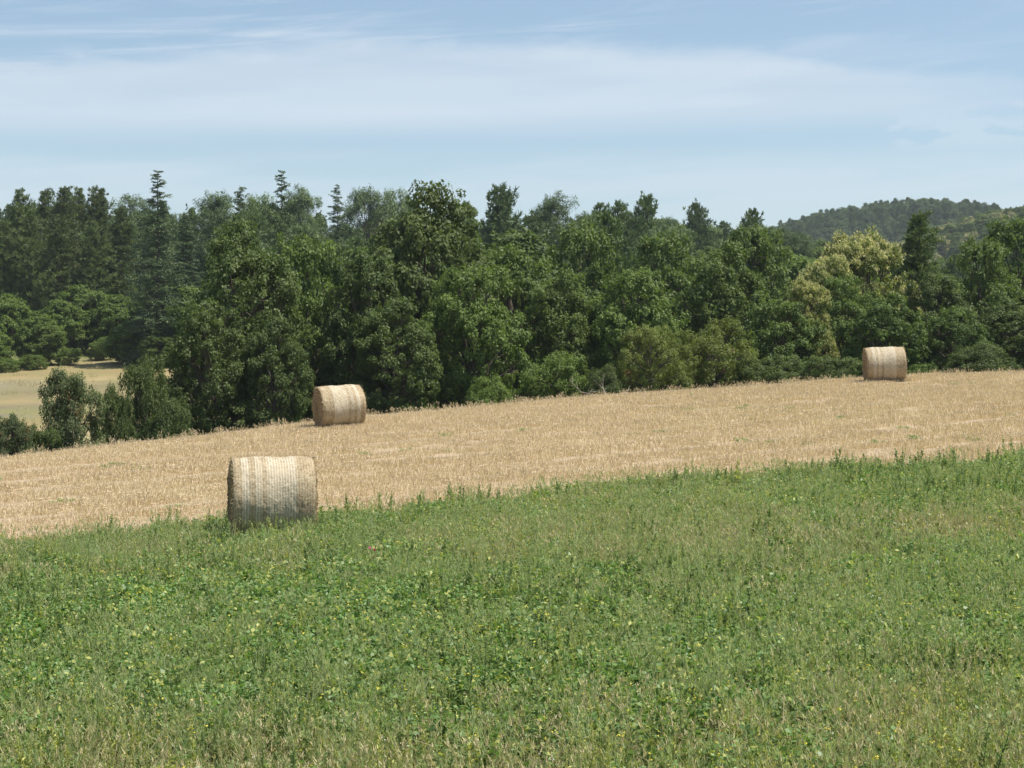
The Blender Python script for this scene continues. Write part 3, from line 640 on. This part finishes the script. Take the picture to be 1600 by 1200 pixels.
def make_bale(D, L, seed, label, loc, rot, group='round straw bales left on the fields'):
    rng = np.random.default_rng(seed); r0 = D/2; K = 96
    e = bpy.data.objects.new('straw_bale', None); COL.objects.link(e); e.location = loc; e.rotation_euler = rot; tag(e, label, 'bale', group)
    xs = np.concatenate([[-L/2-.012, -L/2+.015], np.linspace(-L/2+.05, L/2-.05, 44), [L/2-.015, L/2+.012]]); an = np.arange(K)*2*math.pi/K
    A, X = np.meshgrid(an, xs); ph = rng.random(6)*6.28
    rr = r0*(1-.020*(2*X/L)**4)+.010*np.sin(3*A+ph[0]+X*1.2)+.007*np.sin(5*A+ph[1])*np.cos(X*5+ph[2])+.008*np.sin(X*11+ph[3]) + rng.normal(size=A.shape)*.004
    rr[0] *= .965; rr[-1] *= .965
    zz = rr*np.sin(A); zz = np.where(zz < -r0*.93, -r0*.93-(-r0*.93-zz)*.25, zz); zz = zz*.985
    P = np.stack([X, rr*np.cos(A)*1.01, zz+r0*.945], -1)
    nr, nc = A.shape; i = np.arange(nr-1)[:, None]*nc+np.arange(nc); j = np.arange(nr-1)[:, None]*nc+(np.arange(nc)+1) % nc
    f = np.stack([i, j, j+nc, i+nc], -1).reshape(-1, 4)
    # object space of each part is centred on the bale axis
    c = np.array([0, 0, r0*.945])
    me = raw_mesh('net_wrap', (P-c).reshape(-1, 3), f.ravel(), 4, [M['net']], smooth=True); link('net_wrap', me, e, loc=tuple(c))
    for sgn, row in ((-1, 0), (1, nr-1)):
        rim = P[row]-c; V = []; ks = [1, .93, .8, .62, .42, .2, .02]
        for a, k in enumerate(ks):
            ring = rim*k; ring[:, 0] = rim[:, 0]*1.0+sgn*(.035*math.sqrt(1-k*k)+0)+(rng.normal(size=K)*.010 if 0 < a else 0)+(0.001*sgn if a else 0); V.append(ring)
        V = np.concatenate(V); i = (np.arange(len(ks)-1)[:, None]*K+np.arange(K)); j = (np.arange(len(ks)-1)[:, None]*K+(np.arange(K)+1) % K)
        f = np.stack([i, j, j+K, i+K], -1).reshape(-1, 4)
        if sgn < 0: f = f[:, ::-1]
        link('end_face', raw_mesh('end_face', V, np.ascontiguousarray(f).ravel(), 4, [M['end']], smooth=True), e, loc=tuple(c))
    # loose straws poking from the ends and rims
    q = Q(); n = 800; a = rng.random(n)*6.283; side = rng.choice([-1, 1], n); rad = np.where(rng.random(n) < .6, r0*(.93+.05*rng.random(n)), r0*np.sqrt(rng.random(n))*.95)
    p = np.stack([side*(L/2+.015), rad*np.cos(a), rad*np.sin(a)*.985], 1); p[:, 2] = np.maximum(p[:, 2], -r0*.93)
    d = np.stack([side*(.3+.6*rng.random(n)), np.cos(a)*.6, np.sin(a)*.6], 1)+rng.normal(size=(n, 3))*.5
    q.blades(p, p+unit(d)*(.02+.04*rng.random(n))[:, None], .006, rng.random(n), rng, tipw=.6)
    n = 900; a = rng.random(n)*6.283; p = np.stack([(rng.random(n)-.5)*L*.97, r0*np.cos(a)*1.005, r0*np.sin(a)*.98], 1); p[:, 2] = np.maximum(p[:, 2], -r0*.93)
    d = np.stack([rng.normal(size=n)*.8, np.cos(a)*.5, np.sin(a)*.5], 1)+rng.normal(size=(n, 3))*.4
    q.blades(p, p+unit(d)*(.02+.035*rng.random(n))[:, None], .004, rng.random(n), rng, tipw=.6)
    n = 1500; c2 = np.stack([(rng.random(n)-.5)*(L+.35), rng.normal(size=n)*.10-np.where(rng.random(n) < .8, .30, -.30), np.full(n, -r0*.945+.03)+rng.random(n)*.05], 1); d = rng.normal(size=(n, 3))*np.array([1, 1, .35])
    q.blades(c2, c2+unit(d)*(.05+.10*rng.random(n))[:, None], .008, rng.random(n), rng, tipw=.7)
    link('loose_straw', q.mesh('loose_straw', [M['balestraw']]), e, loc=tuple(c)); e.children[-1]['kind'] = 'stuff'
    return e
def bale_at(px, d, D, L, yaw, roll, seed, label, sink=.03):
    x = pt(px, d); return make_bale(D, L, seed, label, (x, d, float(terrain(x, d))-sink), (0, R(-roll), R(yaw)))
bale_at(424, 24.6, 1.31, 1.12, 9+3.0, -0.5, 3, 'nearest and largest straw bale, standing in the green plants at the edge of the stubble')
bale_at(531, 48.5, 1.22, 1.20, 180+6+16, -2.6, 8, 'straw bale on the stubble in front of the dark oaks, showing its round left end')
bale_at(1383, 58.0, 1.24, 1.24, -12+9, 2.5, 14, 'smallest looking straw bale, far right on the crest of the stubble')

# ------------------------------------------------------------------ scattered ground cover (geometry nodes)
def tuft_clover(seed, n=16, hgt=.27, rad=.20, leaf=.042):
    rng = np.random.default_rng(seed); q = Q()
    ro = rng.random(n)**.5*rad; a = rng.random(n)*6.28; b = np.stack([ro*np.cos(a), ro*np.sin(a), np.full(n, -.02)], 1)
    h = hgt*(.55+.55*rng.random(n)); lean = rng.normal(size=(n, 2))*.07
    tp = b+np.stack([lean[:, 0], lean[:, 1], h], 1); q.blades(b, tp, .005, .35, rng, tipw=.7)
    k = 13; ci = np.repeat(np.arange(n), k); m = len(ci); f = (.25+.75*rng.random(m))[:, None]
    c = b[ci]*(1-f)+tp[ci]*f+rng.normal(size=(m, 3))*np.array([.028, .028, .012])
    nr = rng.normal(size=(m, 3))*.55+np.array([0, 0, .9])
    sz = leaf*(.6+.7*rng.random(m)); tn = np.clip(f[:, 0]*.45+rng.random(m)*.55, 0, 1)
    # three leaflets each
    for t3 in range(3):
        o = rng.normal(size=(m, 3))*.016; mt = (rng.random(m) < .13).astype(int)
        q.leaves(c+o, nr+rng.normal(size=(m, 3))*.35, sz, sz*.72, tn, rng); q.m[-1] = mt
    return q.mesh('clover', [M['clover'], M['yellowing']])
def tuft_grass(seed, mat, n=16, hgt=.44, rad=.18, heads=True, wd=.005):
    rng = np.random.default_rng(seed); q = Q()
    ro = rng.random(n)**.5*rad; a = rng.random(n)*6.28; b = np.stack([ro*np.cos(a), ro*np.sin(a), np.full(n, -.02)], 1)
    h = hgt*(.6+.5*rng.random(n)); lean = rng.normal(size=(n, 2))*.09
    m1 = b+np.stack([lean[:, 0]*.4, lean[:, 1]*.4, h*.6], 1); tp = b+np.stack([lean[:, 0], lean[:, 1], h], 1); tn = rng.random(n)
    q.blades(b, m1, wd, tn, rng, tipw=.9); q.blades(m1, tp, wd*.9, tn, rng, tipw=.5)
    k = n*3; i = rng.integers(0, n, k); f = rng.random(k)[:, None]*.8; s0 = b[i]*(1-f)+tp[i]*f; q.blades(s0, s0+rng.normal(size=(k, 3))*np.array([.06, .06, .03])+np.array([0, 0, .07]), .005, rng.random(k), rng, tipw=.1)
    if heads:
        k = 7; i = np.repeat(np.arange(n), k); f = (.72+.28*rng.random(n*k))[:, None]; s0 = m1[i]*(1-f)+tp[i]*f+rng.normal(size=(n*k, 3))*.006
        q.blades(s0, s0+rng.normal(size=(n*k, 3))*.010+np.array([0, 0, .026]), .009, np.clip(tn[i]*.5+.5, 0, 1), rng, tipw=.3)
    return q.mesh('grass', [mat])
def spire(seed, hgt=.56, mat='thistle', leaf=.065, n=95):
    rng = np.random.default_rng(seed); q = Q(); st = 1+int(rng.integers(0, 3))
    for s_ in range(st):
        h = hgt*(.65+.45*rng.random()); lean = rng.normal(size=2)*.06; b = np.array([rng.normal()*.05, rng.normal()*.05, -.02]); tp = b+np.array([lean[0], lean[1], h])
        q.tube([b, (b+tp)/2+rng.normal(size=3)*.01, tp], [.006, .005, .002], 4, tint=.4)
        m = n; f = rng.random(m); c = b+(tp-b)*f[:, None]; an = rng.random(m)*6.28; hd = np.stack([np.cos(an), np.sin(an), .35+.8*rng.random(m)], 1)
        ln = leaf*(1.25-f)*(.6+.7*rng.random(m)); q.leaves(c+unit(hd)*ln[:, None]*.55, np.cross(unit(hd), rng.normal(size=(m, 3))), ln*1.35, ln*.38+.004, rng.random(m), rng, along=hd)
    return q.mesh('spire', [M[mat], M['bark']])
def flowers(seed, mat, n=14, hgt=.45, rad=.25, sz=.016, stem='grass'):
    rng = np.random.default_rng(seed); q = Q()
    ro = rng.random(n)**.5*rad; a = rng.random(n)*6.28; b = np.stack([ro*np.cos(a), ro*np.sin(a), np.full(n, -.02)], 1); tp = b+np.stack([rng.normal(size=n)*.04, rng.normal(size=n)*.04, hgt*(.75+.4*rng.random(n))], 1)
    q.blades(b, tp, .004, .5, rng, tipw=.6)
    for k in range(4):
        q.leaves(tp+rng.normal(size=(n, 3))*.004, np.array([0, -.3, .8])+rng.normal(size=(n, 3))*.5, sz*(.7+.5*rng.random(n)), sz*.8, rng.random(n), rng, mat=1)
    return q.mesh('flowers', [M[stem], M[mat]])
def stubtuft(seed, n=40, hgt=.12, rad=.19):
    rng = np.random.default_rng(seed); q = Q()
    b = np.stack([rng.normal(size=n)*rad*.9, rng.normal(size=n)*rad*.35, np.full(n, -.02)], 1); h = hgt*(.4+.7*rng.random(n))
    tp = b+np.stack([rng.normal(size=n)*.035, rng.normal(size=n)*.035, h], 1); q.blades(b, tp, .0075, rng.random(n), rng, tipw=.9)
    k = 12; c = np.stack([rng.normal(size=k)*rad, rng.normal(size=k)*rad*.8, .015+.05*rng.random(k)], 1); d = rng.normal(size=(k, 3))*np.array([1, 1, .25])
    q.blades(c, c+unit(d)*(.04+.08*rng.random(k))[:, None], .006, rng.random(k)*.6+.4, rng, tipw=.9)
    return q.mesh('stubble', [M['straw']])

def scatter(name, meshes, pts, scl, label, cat, seed, tilt=.08, weights=None, zrot=None):
    rng = np.random.default_rng(seed); n = len(pts)
    src = bpy.data.collections.new(name+'_kinds')
    for i, me in enumerate(meshes):
        o = bpy.data.objects.new('%s_kind_%02d' % (name, i), me); src.objects.link(o)
    me = bpy.data.meshes.new(name); me.vertices.add(n); me.vertices.foreach_set('co', np.asarray(pts, np.float32).ravel())
    at = me.attributes.new('rot', 'FLOAT_VECTOR', 'POINT'); rr = np.stack([rng.normal(size=n)*tilt, rng.normal(size=n)*tilt, rng.random(n)*6.283 if zrot is None else zrot+rng.normal(size=n)*.1], 1); at.data.foreach_set('vector', rr.astype(np.float32).ravel())
    at = me.attributes.new('scl', 'FLOAT', 'POINT'); at.data.foreach_set('value', np.asarray(scl, np.float32))
    at = me.attributes.new('idx', 'INT', 'POINT'); at.data.foreach_set('value', rng.choice(len(meshes), n, p=weights).astype(np.int32))
    me.update(); o = link(name, me); tag(o, label, cat, kind='stuff')
    g = bpy.data.node_groups.new(name, 'GeometryNodeTree')
    g.interface.new_socket('Geometry', in_out='INPUT', socket_type='NodeSocketGeometry'); g.interface.new_socket('Geometry', in_out='OUTPUT', socket_type='NodeSocketGeometry')
    gi = g.nodes.new('NodeGroupInput'); go = g.nodes.new('NodeGroupOutput'); ip = g.nodes.new('GeometryNodeInstanceOnPoints'); ci = g.nodes.new('GeometryNodeCollectionInfo')
    ci.inputs['Collection'].default_value = src; ci.inputs['Separate Children'].default_value = True; ci.inputs['Reset Children'].default_value = True
    def na(nm, dt):
        a = g.nodes.new('GeometryNodeInputNamedAttribute'); a.data_type = dt; a.inputs['Name'].default_value = nm; return a.outputs['Attribute']
    g.links.new(gi.outputs[0], ip.inputs['Points']); g.links.new(ci.outputs[0], ip.inputs['Instance']); ip.inputs['Pick Instance'].default_value = True
    g.links.new(na('idx', 'INT'), ip.inputs['Instance Index'])
    er = g.nodes.new('FunctionNodeEulerToRotation'); g.links.new(na('rot', 'FLOAT_VECTOR'), er.inputs[0]); g.links.new(er.outputs[0], ip.inputs['Rotation'])
    g.links.new(na('scl', 'FLOAT'), ip.inputs['Scale']); g.links.new(ip.outputs[0], go.inputs[0])
    md = o.modifiers.new('scatter', 'NODES'); md.node_group = g
    return o
def vnoise(x, y, sc, seed):
    """smooth value noise in numpy"""
    rng = np.random.default_rng(seed); G = rng.random((64, 64)); x = x/sc+100; y = y/sc+100
    xi = np.floor(x).astype(int); yi = np.floor(y).astype(int); fx = x-xi; fy = y-yi; fx = fx*fx*(3-2*fx); fy = fy*fy*(3-2*fy)
    g = lambda a, b: G[a % 64, b % 64]
    return (g(xi, yi)*(1-fx)+g(xi+1, yi)*fx)*(1-fy)+(g(xi, yi+1)*(1-fx)+g(xi+1, yi+1)*fx)*fy
def meadow_pts(n_per, seed, fn, ymin=7.5, over=0.0):
    rng = np.random.default_rng(seed); y = ymin+(31-ymin)*rng.random(int(n_per*31*26)); x = (rng.random(len(y))-.5)*26
    k = (np.abs(x) < .335*y+1.8) & (y < y_edge(x)+over+1.1*(vnoise(x, y*0, 1.1, 91)-.5)-.5*rng.random(len(y))**2); x, y = x[k], y[k]
    p = fn(x, y); k = rng.random(len(x)) < p; x, y = x[k], y[k]
    # nothing grows inside the nearest bale
    bx, by = pt(424, 24.6), 24.6; k = ~((np.abs(x-bx) < .62) & (np.abs(y-by) < .42)); x, y = x[k], y[k]
    return np.stack([x, y, terrain(x, y)], 1), rng
# clover: green patches, thinner where the grass takes over
def f_clover(x, y):
    a = vnoise(x, y*.55, 2.2, 1)*.6+vnoise(x, y, .8, 2)*.4
    return np.clip(.42+1.2*(a-.42)+.5*sst(y, 13.5, 15)*(1-sst(y, 18, 20))+.4*sst(y, 24, 25.5)-.3*sst(y, 19.5, 21)*(1-sst(y, 22.5, 24.5))-.35*(1-sst(y, 11.5, 13.5)), .10, 1)
def f_grass(x, y):
    a = vnoise(x, y*.6, 2.6, 4)*.7+vnoise(x, y, .7, 5)*.3
    return np.clip((.34+1.5*(a-.45))+.35*sst(y, 18, 21)*(1-sst(y, 23.5, 26)), .05, 1)
def f_dry(x, y):
    a = vnoise(x, y*.6, 3.0, 7)*.6+vnoise(x, y, .9, 8)*.4
    return np.clip(1.8*(a-.50)+.95*(1-sst(y, 11.6, 14.2))+.55*sst(y, 19.5, 21)*(1-sst(y, 22.5, 24.5))-.25*sst(y, 13.5, 15)*(1-sst(y, 18, 20)), .02, 1)
def f_spire(x, y):
    a = vnoise(x, y, 1.5, 10)*.6+vnoise(x, y, .6, 11)*.4; return np.clip(2.2*(a-.42)+.25*sst(x, -2, 4)+.5*sst(y-y_edge(x), -1.4, -.5)*sst(x, -1, 3), .10, 1)
P_, g_ = meadow_pts(18, 1, f_clover); scatter('clover_plants', [tuft_clover(i, n=15+2*(i % 3)) for i in range(6)], P_, .75+.5*g_.random(len(P_)), 'broad leaved green clover plants covering the foreground meadow', 'clover', 1); print('clover', len(P_))
P_, g_ = meadow_pts(14, 2, f_grass); scatter('meadow_grass', [tuft_grass(20+i, M['grass']) for i in range(5)], P_, .65+.5*g_.random(len(P_)), 'fine grey green grass stalks with seed heads in the meadow', 'grass', 2); print('grass', len(P_))
P_, g_ = meadow_pts(17, 3, f_dry); scatter('dry_grass', [tuft_grass(30+i, M['drygrass'], n=9, hgt=.38) for i in range(4)], P_, .65+.5*g_.random(len(P_)), 'straw coloured dry grass scattered through the meadow', 'grass', 3); print('dry', len(P_))
P_, g_ = meadow_pts(8, 4, f_spire); scatter('weed_stalks', [spire(40+i) for i in range(6)], P_, .60+.45*g_.random(len(P_))+.12*sst(P_[:, 0], 0, 6)*sst(P_[:, 1], 22, 27), 'upright blue green leafy weed stalks rising above the clover', 'weeds', 4); print('spire', len(P_))
P_, g_ = meadow_pts(7.0, 5, lambda x, y: np.clip(2.0*(vnoise(x, y, 1.3, 14)-.42)+.25*sst(y, 20, 23), .08, 1)); scatter('yellow_flowers', [flowers(50+i, 'yellow', n=6, hgt=.40) for i in range(3)], P_, .8+.3*g_.random(len(P_)), 'tiny yellow flowers dotted through the meadow', 'flowers', 5)
P_, g_ = meadow_pts(2.6, 6, lambda x, y: np.clip(3*(vnoise(x, y, 1.6, 17)-.62)+.9*sst(x, 4, 6)*sst(y, 25.5, 27)*(vnoise(x, y, .8, 18) > .5), .02, 1)); scatter('white_flowers', [flowers(60+i, 'white', n=5, hgt=.40, sz=.015) for i in range(3)], P_, .8+.3*g_.random(len(P_)), 'small white flowers dotted through the meadow and thicker at its right edge', 'flowers', 6)
P_, g_ = meadow_pts(9.0, 7, lambda x, y: .12+1.2*(1-sst(y, 11.5, 14.5))*vnoise(x, y, .7, 61)+.3*sst(y, 20, 22)*vnoise(x, y, .7, 62)); scatter('yellowing_weeds', [spire(70+i, .5, 'yellowing', .045, 70) for i in range(3)], P_, .6+.5*g_.random(len(P_)), 'short yellowing leafy weeds among the clover', 'weeds', 7)
# stubble straws
rng = np.random.default_rng(9); n = 66000; y = 12+58*rng.random(n); x = (rng.random(n)-.5)*50; rowq = .30; y = np.round(y/rowq)*rowq+rng.normal(size=n)*.03+.42*x
mow = np.sin((y-.42*x+.5*vnoise(x, y, 4, 55))*2.35); k = (np.abs(x) < .33*y+2.5) & (rng.random(n) > .65*np.clip((mow-.35)*2.2, 0, 1)) & (y > y_edge(x)-.3) & (y < y_crest(x)+3.2) & (rng.random(n) < .7+.5*vnoise(x*.35, (y-.42*x)*1.8, 1.5, 31)); x, y = x[k], y[k]
scatter('stubble_stalks', [stubtuft(80+i) for i in range(6)], np.stack([x, y, terrain(x, y)], 1), (.65+.5*rng.random(len(x)))*(.75+.5*vnoise(x*.2, (y-.42*x)*2.0, 1.2, 71)), 'short cut straw stalks standing in rows on the tan field', 'stubble', 9, tilt=.06, zrot=.398); print('stub', len(x))
# wispy grass along the crest and a few green weeds in the stubble
n = 1300; x = -22+46*rng.random(n); y = y_crest(x)-1.5+3.5*rng.random(n); k = rng.random(n) < vnoise(x, y, 1.2, 33); x, y = x[k], y[k]
scatter('crest_grass', [tuft_grass(90+i, M['straw'], n=7, hgt=.30, rad=.2) for i in range(3)], np.stack([x, y, terrain(x, y)], 1), .5+.5*rng.random(len(x)), 'wispy pale grass along the crest of the tan field', 'grass', 10)
n = 1500; x = -12+30*rng.random(n); y = y_edge(x)+28*rng.random(n); k = (rng.random(n) < 1.2*(vnoise(x, y*2, 3.0, 35)-.66)) & (y < y_crest(x)+1); x, y = x[k], y[k]
scatter('field_weeds', [tuft_clover(95+i, n=7, hgt=.10, rad=.2, leaf=.03) for i in range(2)], np.stack([x, y, terrain(x, y)], 1), .6+.5*rng.random(len(x)), 'low green weeds sprouting in the tan stubble', 'weeds', 11)

# ------------------------------------------------------------------ distant hill woods
def wood(name, seed, n, region, meshes, weights, sc, label):
    rng = np.random.default_rng(seed); x, y = region(rng, n); return scatter(name, meshes, np.stack([x, y, terrain(x, y)-.3], 1), sc*(.7+.6*rng.random(n)), label, 'forest', seed, tilt=.02, weights=weights)
FP = [m[2][1] for m in LIB['farpine']]; RP = [m[2][1] for m in LIB['round_pine']]; OK = [m[2][1] for m in LIB['oak'][:2]]
FL = [broadleaf('blossoming', 301+i, 11, 5.0, M['farleaf'], nlobe=16, nclump=260, per=50, leaf=.30, crad=.8, accent=(M['farflower'], .55))[1] for i in range(2)]
wood('pine_forest', 1, 9000, lambda r, n: (20+r.random(n)*360, 640+r.random(n)*230), FP+RP, None, .52, 'dark pine forest covering the distant rounded hill')
wood('flowering_forest', 2, 3400, lambda r, n: (70+r.random(n)*220, 470+r.random(n)*170), OK+FL, [.3, .3, .2, .2], .52, 'lighter forest with pale flowering crowns below the distant hill top')
def reg_mid(r, n):
    y = 300+r.random(n)*190; return y*(.05+.33*r.random(n)), y
wood('valley_forest', 3, 1300, reg_mid, OK+RP, None, .6, 'forest in the dip between the near wood and the distant hill')

n = 2500; x = -68+54*rng.random(n); y = 100+72*rng.random(n); k = rng.random(n) < 1.6*(vnoise(x, y*1.8, 5, 41)-.35); x, y = x[k], y[k]
scatter('far_field_grass', [tuft_grass(120+i, M['drygrass'], n=10, hgt=.35, rad=.5, wd=.02) for i in range(3)], np.stack([x, y, terrain(x, y)], 1), .6+.6*rng.random(len(x)), 'patchy grass growing on the distant field at the left', 'grass', 12)

# single plants one can point at
def single(name, me, px, d, scale, label, cat):
    x = pt(px, d); o = link(name, me, loc=(x, d, float(terrain(x, d))), rot=(0, 0, px), scl=(scale,)*3); tag(o, label, cat); return o
single('pink_flower', flowers(201, 'pink', n=2, hgt=.5, rad=.02, sz=.05), 578, 19.6, 1, 'single pink flower in the meadow below the nearest bale', 'flower')
single('yellow_green_weed', spire(202, .75, 'yellowing', .09, 140), 1146, 27.2, 1.0, 'tall yellow green weed at the meadow edge right of centre', 'weed')
single('tall_dark_weed', spire(203, .62, 'thistle', .08, 130), 1001, 27.0, 1.0, 'tall dark green weed poking above the meadow edge near mid picture', 'weed')
single('dark_leafy_weed', spire(204, .52, 'thistle', .09, 140), 883, 26.3, 1.0, 'bushy dark weed at the meadow edge left of the tall dark one', 'weed')

# ------------------------------------------------------------------ haze
HAZE = 0.00016
if HAZE > 0:
    x0, x1, y0, y1, z0, z1 = -1600, 1600, -60, 2650, -30, 95
    V = np.array([(x, y, z) for z in (z0, z1) for y in (y0, y1) for x in (x0, x1)], float)
    f = [0, 2, 3, 1, 4, 5, 7, 6, 0, 1, 5, 4, 2, 6, 7, 3, 0, 4, 6, 2, 1, 3, 7, 5]
    hm = bpy.data.materials.new('haze'); hm.use_nodes = True; t = hm.node_tree; t.nodes.clear()
    pv = N(t, 'ShaderNodeVolumePrincipled'); pv.inputs['Color'].default_value = (.80, .88, .97, 1); pv.inputs['Density'].default_value = HAZE; pv.inputs['Anisotropy'].default_value = .2
    o_ = N(t, 'ShaderNodeOutputMaterial'); t.links.new(pv.outputs[0], o_.inputs['Volume'])
    o = link('haze', raw_mesh('haze', V, f, 4, [hm])); tag(o, 'thin summer haze over the whole landscape', 'haze', kind='stuff')
